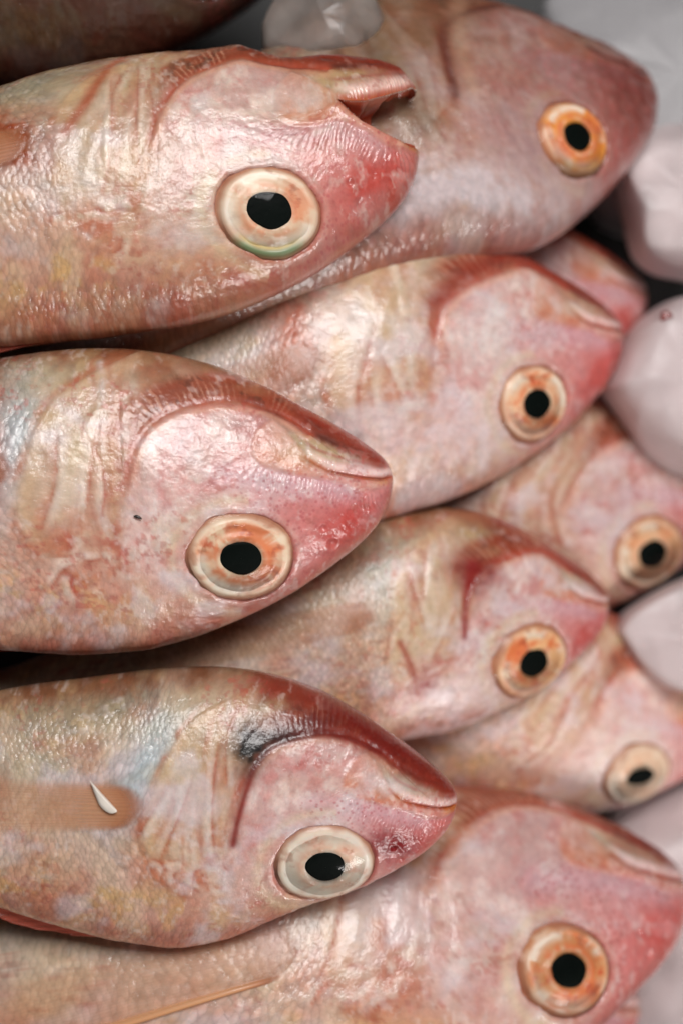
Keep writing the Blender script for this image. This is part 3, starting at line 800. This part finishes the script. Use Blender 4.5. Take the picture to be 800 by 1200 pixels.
def build_fish(E, T, z, pitch, roll, label, o):
    global EYE, EP, EN
    EYE = (174.0, 90.0, 60.0 * o.get('eye', 1), 50.0 * o.get('eye', 1)); EP, EN = eye_frame()
    seed = o['seed']; hi = o.get('hi', False); bend = (-math.radians(o.get('bend', 0)), (o.get('arch', 0), o.get('deep', 0), o.get('slim', 0))); gape = math.radians(o.get('gape', 0))
    s, phi, loc = solve_pose(E, T, z, math.radians(pitch), math.radians(roll))
    U = K * s
    fish = bpy.data.objects.new("red_fish", None)
    fish.empty_display_size = 0.02
    COL.objects.link(fish)
    fish.location = loc
    fish.rotation_mode = 'QUATERNION'
    fish.rotation_quaternion = Matrix(rotm(phi, math.radians(pitch), math.radians(roll)).tolist()).to_quaternion()
    tag(fish, label, "fish", "red fish heaped on the ice")
    print("FISH seed %d scale %.3f phi %.1f loc %s" % (seed, s, math.degrees(phi), np.round(loc * 1000, 1)))
    # stations and rows
    xd = 640.0 if hi else 520.0
    nd, nb, nv, nf = (400, 44, 300, 36) if hi else (230, 36, 170, 28)
    u = np.linspace(0, 1, nd)
    Xs = np.concatenate([0.25 + (xd - .25) * u ** 1.35, np.linspace(xd, XEND, nb + 1)[1:]])
    th = np.concatenate([np.linspace(0.0, math.pi, nv), np.linspace(math.pi, 2 * math.pi, nf + 2)[1:-1]])
    nX, nT = len(Xs), len(th)
    TH = np.tile(th, (nX, 1)); XX = np.tile(Xs[:, None], (1, nT))
    # a row of vertices that follows the mouth so an open mouth can part there
    kM, ic = None, 0
    XC = 108.0
    if gape:
        ic = int(np.searchsorted(Xs, XC))
        ml = np.array(C_MOUTH); mX = (TX - ml[:, 0])[::1]; mY = ml[:, 1] - TY
        order = np.argsort(mX)
        my = np.interp(Xs, mX[order], mY[order])
        v, d = ven(Xs), dor(Xs)
        tm = np.clip((my - .5 * (v + d)) / np.maximum(.5 * (d - v), .1), -.9, .9)
        tm = np.where(Xs < 6, np.interp(Xs, [0, 6], [-.15, tm[np.searchsorted(Xs, 6)]]), tm)
        thm = np.arccos(-tm)
        kM = int(nv * .36)
        w = 1 - sstep(XC, 190, Xs)
        row = np.arange(nv) / (nv - 1)
        for i in range(nX):
            if w[i] <= 0: continue
            a = thm[i] * w[i] + th[kM] * (1 - w[i])
            t1 = np.interp(np.arange(nv), [0, kM, nv - 1], [0, a, math.pi])
            TH[i, :nv] = t1
            k2 = nT - int(round(nf * .36)) - 1
            TH[i, nv:] = np.interp(np.arange(nv, nT + 1), [nv - 1, k2, nT], [math.pi, 2 * math.pi - a, 2 * math.pi])[:-1]
        kF = k2
    Y, Z = surf(XX, TH)
    P = np.stack([XX, Y, Z], -1)
    # smooth normals of the bare form
    dX = np.gradient(P, axis=0); dT = np.roll(P, -1, 1) - np.roll(P, 1, 1)
    Nn = np.cross(dX, dT); ln = np.linalg.norm(Nn, axis=-1, keepdims=True); Nn = Nn / np.maximum(ln, 1e-9)
    cen = np.stack([XX, np.tile((.5 * (ven(Xs) + dor(Xs)))[:, None], (1, nT)), 0 * XX], -1)
    flip = np.sum(Nn * (P - cen), -1, keepdims=True); Nn = np.where(flip < 0, -Nn, Nn)
    px, py = (TX - XX).ravel(), (TY + Y).ravel()
    Xr, Yr = XX.ravel(), Y.ravel()
    wm = (1 - .75 * sstep(260, 330, px)) * (1 - np.exp(-(np.hypot((Xr - EYE[0]) / EYE[2], (Yr - EYE[1]) / EYE[3]) / 1.3) ** 4))
    wx, wy = 40 * (fbm(px / 120 + 3, py / 120 + 3, seed + 201, 1) - .5), 30 * (fbm(px / 120 + 9, py / 120 + 5, seed + 203, 1) - .5)
    px, py = px + wx * wm, py + wy * wm
    h = head_detail(px, py, Xr, Yr, seed)
    edge = np.abs(Nn[..., 2]).ravel()
    h *= sstep(0.02, .35, edge) * sstep(.5, 10, Xr)
    far = (np.arange(nT) >= nv)[None].repeat(nX, 0).ravel()
    P = P.reshape(-1, 3) + Nn.reshape(-1, 3) * (h * np.where(far, .4, 1))[:, None]
    cols, mask = fish_colours(px, py, Xr, Yr, seed, o)
    uv = np.stack([px / 100 + seed * 3.7, py / 100 + seed * 1.3], 1)
    idx = np.arange(nX * nT).reshape(nX, nT)
    if gape:
        hinge = np.array([130.0, -60.0])
        isj = np.zeros((nX, nT), bool); isj[:, :kM + 1] = True; isj[:, kF:] = True
        isj = isj.ravel()
        base = P.copy()
        def jaw_w(X): return 1 - sstep(XC - 4, 215, X)
        def rot(Q, w):
            ca, sa = np.cos(gape * w), np.sin(gape * w)
            dx, dy = Q[:, 0] - hinge[0], Q[:, 1] - hinge[1]
            R = Q.copy()
            R[:, 0] = hinge[0] + dx * ca - dy * sa + 12 * w * sstep(150, 20, Q[:, 0])
            R[:, 1] = hinge[1] + dx * sa + dy * ca
            return R
        moved = rot(base, jaw_w(Xr))
        # the floor of the mouth drops: the throat bulges between the jaw bones
        fv = np.clip((base[idx[:, kM]][:, 1][:, None] - Y) / np.maximum(base[idx[:, kM]][:, 1] - ven(Xs), 1)[:, None], 0, 1).ravel()
        moved[:, 1] -= (np.interp(Xr, [0, 12, 60, 110, 155, 200, 260, 330], [4, 13, 20, 25, 29, 24, 8, 0]) * fv ** .6) * isj
        # the upper lip is drawn along at the corner of the mouth and the skin behind it follows
        rowm = idx[:, kM]
        disp = moved[rowm] - base[rowm]
        dc = disp[min(ic, nX - 1)]
        ramp = np.clip((Xs - 4) / (XC - 4), 0, 1) ** 1.15
        disp = np.where((Xs < Xs[ic])[:, None], dc[None] * ramp[:, None], disp)
        ym = base[rowm][:, 1]
        fall = gauss(np.maximum(Y - ym[:, None], 0), 46.0)
        up = base + (disp[:, None, :] * fall[..., None]).reshape(-1, 3)
        P = np.where(isj[:, None], moved, up)
        # split row: upper copies keep the unrotated place
        up_v = up.reshape(nX, nT, 3)[:ic, kM].copy(); up_f = up.reshape(nX, nT, 3)[:ic, kF].copy()
        extra = np.concatenate([up_v, up_f]); nb0 = len(P)
        P = np.concatenate([P, extra])
        src = np.concatenate([idx[:ic, kM], idx[:ic, kF]])
        cols = np.concatenate([cols, cols[src]]); mask = np.concatenate([mask, mask[src]]); uv = np.concatenate([uv, uv[src]])
    faces = []
    I = idx[:-1]; J = idx[1:]
    Q = np.stack([I, np.roll(I, -1, 1), np.roll(J, -1, 1), J], -1)          # [nX-1, nT, 4]
    if gape:
        a_up = nb0 + np.arange(ic); b_up = nb0 + ic + np.arange(ic)
        for i in range(ic):
            Q[i, kM, 0] = a_up[i]
            if i + 1 < ic: Q[i, kM, 3] = a_up[i + 1]
            Q[i, kF - 1 + 0, 1] = b_up[i] if True else 0
            if i + 1 < ic: Q[i, kF - 1, 2] = b_up[i + 1]
    faces = Q.reshape(-1, 4)[:, ::-1]
    Pb = bend_map(P, bend)
    body = mesh_object("body", to_local(Pb, U), faces, MAT['skin'], fish, cols=cols, mask=mask, uv=uv)
    if gape:
        # mouth lining: palate and floor, each a vault between the two lips, meeting at the throat
        low_v = P[idx[:ic, kM]]; low_f = P[idx[:ic, kF]]
        nz = 25
        sZ = np.linspace(0, 1, nz)
        def vault(a, b, sign):
            g = a[:, None, :] * (1 - sZ)[None, :, None] + b[:, None, :] * sZ[None, :, None]
            arch = (4 * sZ * (1 - sZ))[None, :] ** .6
            wdt = np.abs(a[:, 2] - b[:, 2])[:, None]
            g[:, :, 1] += sign * arch * np.minimum(wdt * .28, 16)
            g[:, :, 0] += arch * 46 * sstep(20, XC, g[:, :, 0])
            g[:, :, 1] += 1.6 * np.sin(g[:, :, 0] * .35 + g[:, :, 2] * .2) * arch
            return g
        A = vault(up_v, up_f, 1); B = vault(low_v, low_f, -1)
        V = np.concatenate([A.reshape(-1, 3), B.reshape(-1, 3)])
        ii, jj = np.meshgrid(np.arange(ic - 1), np.arange(nz - 1), indexing='ij'); ii, jj = ii.ravel(), jj.ravel()
        f1 = np.stack([ii * nz + jj, ii * nz + jj + 1, (ii + 1) * nz + jj + 1, (ii + 1) * nz + jj], 1)
        nA = ic * nz
        parts_v, parts_f = [V], [f1, f1[:, ::-1] + nA]
        # the hollow of the cheeks between the jaws, deeper towards the front
        i0 = int(np.searchsorted(Xs, 36.0)); ns_ = 15; sv_ = np.linspace(0, 1, ns_)
        off = len(V)
        for ua, lb in ((up_v, low_v), (up_f, low_f)):
            a_, b_ = ua[i0:ic], lb[i0:ic]
            g = a_[:, None] * (1 - sv_)[None, :, None] + b_[:, None] * sv_[None, :, None]
            rmp = sstep(XC, 40, Xs[i0:ic])[:, None]
            hol = np.sin(math.pi * sv_)[None] ** .5
            g[:, :, 2] *= 1 - (.35 + .5 * rmp) * hol
            g[:, :, 0] += 22 * hol * sstep(.3, 1, rmp) + 1.5 * np.sin(sv_ * 20)[None] * hol
            m_ = ic - i0
            i_, j_ = np.meshgrid(np.arange(m_ - 1), np.arange(ns_ - 1), indexing='ij'); i_, j_ = i_.ravel(), j_.ravel()
            parts_v.append(g.reshape(-1, 3)); parts_f.append(np.stack([i_ * ns_ + j_, (i_ + 1) * ns_ + j_, (i_ + 1) * ns_ + j_ + 1, i_ * ns_ + j_ + 1], 1) + off)
            off += m_ * ns_
        mesh_object("mouth_lining", to_local(np.concatenate(parts_v), U), np.concatenate(parts_f), MAT['mouth'], fish)
        # rows of tiny teeth along both lips
        rs = np.random.RandomState(4)
        def teeth(line, sign):
            vs, fs = [], []
            cum = np.concatenate([[0], np.cumsum(np.linalg.norm(np.diff(line, axis=0), axis=1))])
            for a in np.arange(8, cum[-1] * .97, 2.2):
                c = np.array([np.interp(a, cum, line[:, k]) for k in range(3)])
                c[2] -= np.sign(c[2]) * 1.5
                hgt = rs.uniform(.8, 2.2); b0 = len(vs); rad = .8
                for q in range(6):
                    an = q * math.pi / 3
                    vs.append(c + [rad * math.cos(an), -sign * 1.0, rad * math.sin(an)])
                vs.append(c + [rs.uniform(-.6, .6), sign * hgt, rs.uniform(-.5, .5)])
                fs += [(b0 + q, b0 + (q + 1) % 6, b0 + 6) for q in range(6)]
            return vs, fs
        for line, sg in ((up_v, -1), (low_v, 1), (up_f, -1), (low_f, 1)):
            vs, fs = teeth(line, sg)
            t = mesh_object("tooth_row", to_local(np.array(vs), U), fs, MAT['tooth'], fish)
            t["kind"] = "stuff"
    build_eye(fish, U, seed, o, 1, P, bend)
    build_eye(fish, U, seed + 60, o, -1, P, bend)
    # fins
    forange = o.get('fin', (208, 146, 104))
    def pect(side):
        def tip(s):
            x = 790 - 150 * np.abs(s - .3) ** 1.3; y = -26 + 76 * s + o.get('fin_drop', 0)
            zz = zsurf(x, y) + 3
            return np.stack([x, y, side * zz], 1)
        root = []
        for k in range(7):
            y = -26 + 54 * k / 6 + .8 * o.get('fin_drop', 0); x = 446 - 24 * math.sin(k / 6 * math.pi)
            v, d = float(ven(x)), float(dor(x)); t = (y - .5 * (v + d)) / (.5 * (d - v))
            zz = float(wid(x)) * math.sin(math.acos(-t)) ** .86
            root.append((x, y, side * (zz + 1.5)))
        return root, tip
    for side in (1, -1):
        root, tip = pect(side)
        fin_sheet(fish, "pectoral_fin", root, tip, U, bend, 19, forange, o.get('fin_alpha', .5), seed, fray=.03, fin_edge=o.get('fin_edge', 0))
    root = [(x, float(dor(x)) - 2, 0) for x in np.linspace(400, 850, 12)]
    fin_sheet(fish, "dorsal_fin", root, lambda s: np.stack([470 + 430 * s, np.interp(400 + 450 * s, Xs, dor(Xs)) + 6 * np.sin(np.clip(s, .02, 1) * 2.6) ** .5, 0 * s], 1), U, bend, 20, (208, 104, 84), .7, seed + 1, nl=10, fray=.15)
    root = [(x, float(ven(x)) + 2, 0) for x in np.linspace(690, 860, 6)]
    fin_sheet(fish, "anal_fin", root, lambda s: np.stack([760 + 160 * s, np.interp(690 + 170 * s, Xs, ven(Xs)) - 44 + 18 * s, 0 * s], 1), U, bend, 10, (214, 150, 120), .65, seed + 2, nl=10, fray=.1)
    for side in (1, -1):
        root = [(x, float(ven(x)) + 5, side * 16) for x in np.linspace(640, 662, 4)]
        fin_sheet(fish, "pelvic_fin", root, lambda s: np.stack([790 - 60 * s, np.interp(770.0, Xs, ven(Xs)) - 4 + 0 * s - 6 * s, side * (20 + 26 * s)], 1), U, bend, 6, (214, 160, 130), .7, seed + 3, nl=10)
    root = [(1050, y, 0) for y in np.linspace(-4, 70, 7)]
    fin_sheet(fish, "tail_fin", root, lambda s: np.stack([1250 - 95 * np.sin(s * math.pi), 33 + (s - .5) * 300, 0 * s], 1), U, bend, 18, (206, 112, 92), .8, seed + 4, nl=20)
    return fish, U

# ------------------------------------------------------------------ the bed
def ground():
    n = 60
    xs = np.linspace(-.7, .7, n)
    X, Y = np.meshgrid(xs, xs, indexing='ij')
    Zg = -0.034 + .003 * (fbm(X * 40 + 50, Y * 40 + 50, 3) - .5)
    v = np.stack([X.ravel(), Y.ravel(), Zg.ravel()], 1)
    i, j = np.meshgrid(np.arange(n - 1), np.arange(n - 1), indexing='ij'); i, j = i.ravel(), j.ravel()
    f = np.stack([i * n + j, (i + 1) * n + j, (i + 1) * n + j + 1, i * n + j + 1], 1)
    g = mesh_object("tray_floor", v, f, MAT['tray'])
    g["kind"] = "structure"
ground()

def ico(sub):
    import bmesh
    bm = bmesh.new(); bmesh.ops.create_icosphere(bm, subdivisions=sub, radius=1.0)
    v = np.array([x.co[:] for x in bm.verts]); f = np.array([[y.index for y in x.verts] for x in bm.faces]); bm.free()
    return v, f

def ice_chunk(px, py, z, rx, ry, rz, seed, mat, label, sub=6, planes=14, rot=0.0, sharp=14.0):
    v, f = ico(sub)
    rs = np.random.RandomState(seed)
    nrm = rs.normal(size=(planes, 3)); nrm /= np.linalg.norm(nrm, axis=1)[:, None]
    dist = rs.uniform(.72, 1.0, planes)
    c = np.maximum(v @ nrm.T, 1e-3)
    r = dist[None] / c
    r = -np.log(np.sum(np.exp(-sharp * np.minimum(r, 3)), 1) + math.exp(-sharp * 1.12)) / sharp
    r *= 1 + .05 * (fbm(v[:, 0] * 2 + 9, v[:, 1] * 2 + v[:, 2] * 2 + 9, seed) - .5)
    q = v * r[:, None] * np.array([rx, ry, rz]) * K
    o = mesh_object("ice_chunk", q, f, mat)
    o.location = unproject(px, py, z)
    o.rotation_euler = (0, 0, rot)
    tag(o, label, "ice", "lumps of ice round the fish")
    return o

# ------------------------------------------------------------------ the fish in the heap
F = {}
F['gape'] = build_fish((317, 247), (488, 180), .062, 4, -7, "large pale pink fish with its mouth gaping wide open",
    dict(seed=11, top=.55, eye=.96, hi=True, gape=30, arch=34, slim=.2, deep=-.05, tint=(.90, .89, .82), sub=.3, max=.55, pupil=.43, green=.8, orange=.45, iris=(226, 196, 168), red=1.0, silver=1.1,
         marks=[('line', [(62, 560), (82, 520), (100, 470), (118, 440)], (178, 92, 58), .75, 6), ('blob', (8, 560, 42, 60, 0), (168, 82, 40), .9)]))
F['plain'] = build_fish((284, 655), (458, 563), .062, 4, 0, "large fish with mouth shut and a black fleck on its pale cheek",
    dict(seed=23, fin=(206, 112, 52), fin_alpha=.55, blue=1.0, hi=True, orange=.75, iris=(240, 214, 184), marks=[('blob', (2, 572, 26, 50, 0), (186, 92, 34), 1.3)]))
F['stain'] = build_fish((382, 1017), (533, 940), .062, 4, 4, "large fish with black stain at its gill and a white flake by its fin",
    dict(seed=37, top=.9, eye=1.16, deep=.2, fin_alpha=.22, fin_drop=34, blue=1.0, hi=True, orange=.25, iris=(226, 212, 196), red=.75, arch=12, fin=(220, 164, 124),
         marks=[('line', [(330, 495), (262, 478), (210, 492), (180, 520), (166, 570), (160, 620)], (140, 46, 36), .9, 6),
                ('blob', (166, 505, 20, 28, 0), (22, 18, 18), 1.3), ('blob', (200, 488, 50, 10, -20), (40, 24, 22), 1.3), ('blob', (240, 470, 60, 16, -10), (120, 44, 34), 1.0),
                ('blob', (368, 618, 34, 24, 0), (140, 26, 34), 1.2), ('blob', (330, 478, 110, 20, 27), (132, 44, 34), 1.2)]))
F['amber'] = build_fish((677, 160), (757, 108), .024, 22, -14, "brownish silver fish with an amber eye behind the gaping fish",
    dict(seed=41, deep=-.16, top=.8, eye=.82, bend=22, arch=45, orange=1.0, iris=(232, 150, 62), red=.3, silver=1.6, tint=(.72, .64, .60), dark_low=.7, green=.4, sub=.2, marks=[
         ('blob', (330, 560, 190, 110, 10), (160, 108, 96), .5), ('blob', (150, 500, 90, 80, 0), (146, 116, 88), .6), ('line', [(352, 512), (300, 484), (262, 481), (222, 490), (192, 506), (171, 532), (157, 570), (150, 610)], (122, 66, 52), .85, 7), ('line', [(462, 561), (418, 563), (380, 557), (350, 541)], (110, 54, 46), .9, 4), ('line', [(123, 456), (80, 487), (59, 520), (53, 556), (48, 600)], (110, 84, 62), .7, 7), ('blob', (400, 590, 60, 60, 0), (136, 78, 70), .8),
         ('line', [(210, 470), (186, 530), (176, 600)], (206, 176, 150), .5, 10), ('line', [(120, 450), (90, 540), (100, 640)], (120, 104, 80), .6, 22),
         ('blob', (120, 712, 170, 34, 4), (236, 230, 236), 1.1), ('blob', (220, 660, 60, 40, 4), (196, 168, 170), .8)]))
F['upper'] = build_fish((630, 474), (720, 392), .024, 24, 0, "pink fish with bright white cheek and scarlet nose against an ice block",
    dict(seed=53, top=1.0, eye=.92, fin_alpha=.16, bend=24, arch=48, orange=.9, iris=(240, 196, 160), red=1.4, silver=1.3, band=1.2, gill_red=1.3, sub=.3, marks=[('blob', (150, 695, 95, 42, 8), (230, 212, 212), .75), ('blob', (225, 560, 44, 50, 0), (230, 222, 218), .7), ('line', [(330, 470), (262, 462), (200, 480), (165, 520)], (150, 56, 40), .7, 12), ('blob', (20, 540, 26, 60, 0), (190, 102, 60), .8), ('blob', (310, 470, 110, 18, 27), (168, 72, 54), .8)]))  # first mark is a white highlight painted on the shoulder
F['centre'] = build_fish((626, 778), (706, 705), .024, 24, 0, "pink fish with orange eye and dark red gill wedged between bigger fish",
    dict(seed=67, top=1.0, eye=1.2, fin_alpha=.16, bend=24, arch=38, orange=1.1, iris=(240, 190, 140), red=1.1, silver=1.3, band=1.3, gill_red=1.6, sub=.2, marks=[('blob', (170, 700, 90, 40, 8), (232, 214, 214), .7), ('blob', (180, 512, 30, 34, 0), (132, 34, 34), .9), ('line', [(176, 500), (160, 560), (158, 600)], (150, 50, 46), .8, 6), ('blob', (110, 670, 22, 30, 30), (160, 60, 54), .8), ('line', [(60, 600), (90, 650), (110, 690)], (170, 84, 60), .8, 5), ('blob', (330, 470, 120, 22, 25), (168, 76, 62), .6)]))  # the pale shoulder blob paints in a broad wet highlight
F['bottom'] = build_fish((667, 1138), (797, 1040), .032, 14, -27, "fish with copper-ringed eye lying underneath the black-stained fish",
    dict(seed=71, eye=.85, slim=.2, top=.9, fin_alpha=.14, fin_edge=.8, fin=(222, 164, 118), bend=14, arch=14, orange=1.0, iris=(214, 150, 100), red=.7, fin_drop=70, dark_low=.45))
F['right'] = build_fish((765, 650), (850, 585), -.004, 20, 0, "blurred brown pink fish whose nose is hidden by an ice block",
    dict(seed=83, top=.6, eye=1.12, bend=20, orange=.3, iris=(226, 180, 140), red=.7, tint=(.95, .92, .92)))
F['lower'] = build_fish((750, 912), (838, 858), -.004, 22, 0, "blurred pale fish with a flat slanting pupil beside lower ice block",
    dict(seed=97, top=.7, eye=1.1, bend=22, orange=.18, iris=(240, 212, 186), red=.5, silver=1.2, tint=(1.12, 1.1, 1.1), pup_shape=(1.12, .66, 24), marks=[('blob', (240, 620, 110, 70, 0), (236, 220, 212), .6)]))
F['nose'] = build_fish((668, 404), (752, 345), -.004, 18, 0, "fish showing only its red snout below the amber-eyed fish",
    dict(seed=101, bend=18, red=1.2))
F['dark'] = build_fish((225, -66), (400, -144), .034, 4, 0, "fish with shade painted into its skin behind the back of the gaping fish",
    dict(seed=113, tint=(.17, .145, .12), red=.2, silver=0))  # tint darkens the whole skin to stand in for shade
F['under'] = build_fish((625, 1262), (747, 1172), -.002, 14, 0, "small pink nose peeping out under the copper-eyed fish",
    dict(seed=127, bend=14, red=.9))

# ------------------------------------------------------------------ ice
def ice_block(outline, z, depth, seed, mat, label, tilt=(0, 0), na=120, nh=48):
    P = np.array(outline, float)
    c = P.mean(0)
    W0 = unproject(c[0], c[1], z); k = K * (H - z) / HREF
    Q = np.array(spline(list(map(tuple, P)) + [tuple(P[0])], 6)) - c
    an = np.arctan2(Q[:, 1], Q[:, 0]); rd = np.hypot(Q[:, 0], Q[:, 1])
    od = np.argsort(an); an, rd = an[od], rd[od]
    ph = np.linspace(-math.pi, math.pi, na, endpoint=False)
    R = np.interp(ph, np.concatenate([an - 2 * math.pi, an, an + 2 * math.pi]), np.tile(rd, 3))
    el = np.linspace(-math.pi / 2, math.pi / 2, nh)
    E_, A_ = np.meshgrid(el, ph, indexing='ij')
    ce = np.abs(np.cos(E_)) ** .42; se = np.sign(np.sin(E_)) * np.abs(np.sin(E_)) ** .72
    x = np.tile(R, (nh, 1)) * ce * np.cos(A_); y = np.tile(R, (nh, 1)) * ce * np.sin(A_)
    zz = se * depth
    # broad melted facets
    rs = np.random.RandomState(seed)
    for q in range(12):
        n = rs.normal(size=3); n[2] = abs(n[2]) * 1.3; n /= np.linalg.norm(n)
        ext = abs(n[0]) * R.mean() + abs(n[1]) * R.mean() + abs(n[2]) * depth
        d = x * n[0] + y * n[1] + zz * n[2] - ext * rs.uniform(.50, .68)
        push = np.maximum(d, 0) * .85
        zz = zz - push * n[2]; x = x - .35 * push * n[0]; y = y - .35 * push * n[1]
    nn = fbm(x / 30 + 40, y / 30 + zz / 30 + 40, seed) - .5
    zz = zz + nn * 5 + tilt[0] * x + tilt[1] * y
    v = np.stack([x.ravel() * k, -y.ravel() * k, zz.ravel() * k], 1)
    i, j = np.meshgrid(np.arange(nh - 1), np.arange(na), indexing='ij'); i, j = i.ravel(), j.ravel(); jn = (j + 1) % na
    f = np.stack([i * na + j, (i + 1) * na + j, (i + 1) * na + jn, i * na + jn], 1)
    o = mesh_object("ice_block", v, f, mat)
    o.location = W0
    tag(o, label, "ice", "lumps of ice round the fish")
    return o
ice_block([(298, 30), (318, 2), (350, -12), (400, -16), (440, 0), (458, 30), (452, 62), (410, 82), (340, 80), (305, 62)], .040, 55, 3, MAT['clear_ice'], "clear rounded ice lump behind the gaping fish's chin")
ice_block([(724, 165), (745, 150), (800, 146), (870, 160), (880, 250), (870, 332), (800, 326), (766, 318), (744, 298), (734, 258), (722, 205)], .004, 75, 8, MAT['ice'], "milky ice block below the amber-eyed fish's nose", (-.1, .05))
ICEB = ice_block([(703, 458), (732, 398), (768, 326), (800, 314), (885, 330), (890, 450), (880, 560), (800, 560), (772, 548), (742, 514)], .010, 80, 15, MAT['ice'], "milky ice block with a red blood drop touching the scarlet nose", (-.12, 0))
ice_block([(716, 738), (738, 714), (800, 680), (870, 665), (895, 740), (870, 815), (800, 810), (764, 795), (735, 766)], .006, 62, 21, MAT['ice'], "milky ice block between the two blurred fish")
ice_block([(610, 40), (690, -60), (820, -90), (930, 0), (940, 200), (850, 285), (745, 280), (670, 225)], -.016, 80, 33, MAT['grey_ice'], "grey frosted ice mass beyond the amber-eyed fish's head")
ice_block([(690, 1000), (740, 930), (840, 900), (960, 960), (980, 1150), (900, 1320), (760, 1320), (700, 1180)], -.014, 80, 44, MAT['ice'], "wide pale ice mass in front of the copper-eyed fish's nose")

# ------------------------------------------------------------------ small things lying on the fish and the ice
def on_fish(fish, U, X, Y, lift=0.0):
    z = float(zsurf(np.array([X]), np.array([Y]))[0])
    l = to_local(np.array([[X, Y, z + lift]]), U)[0]
    M = Matrix.LocRotScale(fish.location, fish.rotation_quaternion, None)
    return M @ Vector(l)
def lump(name, pts, loc, rotz, mat, label, cat, k=K, th=3.0):
    # pts: outline in photo pixels round the origin; a small lens-shaped body
    P = np.array(spline(pts + [pts[0]], 5)[:-1]); n = len(P); vs = []; fs = []
    rings = [(1.0, 0.0), (.85, .6), (.5, .95), (0.02, 1.0)]
    for sg in (1, -1):
        for r, hgt in rings:
            for p in P: vs.append((p[0] * r * k, -p[1] * r * k, sg * hgt * th * k))
    for sg in (0, 1):
        b = sg * n * 4
        for i in range(3):
            for j in range(n):
                q = (b + i * n + j, b + i * n + (j + 1) % n, b + (i + 1) * n + (j + 1) % n, b + (i + 1) * n + j)
                fs.append(q if sg else q[::-1])
    o = mesh_object(name, np.array(vs), fs, mat)
    o.location = loc; o.rotation_euler = (0, 0, rotz)
    tag(o, label, cat)
    return o
f, U = F['stain']
lump("white_flake", [(-15, -19), (-9, -13), (-1, -4), (10, 8), (15, 15), (7, 17), (-3, 10), (-9, -3)], on_fish(f, U, 478, 32, 8), 0, MAT['flake'], "pointed white flake stuck beside the black-stained fish's orange fin", "flake", th=3.5)
f, U = F['plain']
lump("black_fleck", [(-5, -1), (-1, -2.4), (3, -.5), (5, 2.5), (2, 2), (-2, 1)], on_fish(f, U, 288, 48, 3), 0, MAT['dark'], "tiny black fleck on the pale cheek of a big fish", "speck", th=1.2)
dg = bpy.context.evaluated_depsgraph_get(); dg.update()
tgt = unproject(780, 372, .0); org = Vector((0, 0, H)); dr = (Vector(tgt) - org).normalized()
inv = ICEB.matrix_world.inverted() if False else Matrix.Translation(-ICEB.location)
hit, hl, nn_, fi_ = ICEB.ray_cast(inv @ org, dr)
if hit:
    lump("blood_drop", [(-7, -6), (0, -9), (8, -3), (8, 6), (0, 9), (-7, 4)], Vector(hl) + ICEB.location, 0, MAT['blood'], "small dark red drop of blood on the ice block", "drop", th=3)
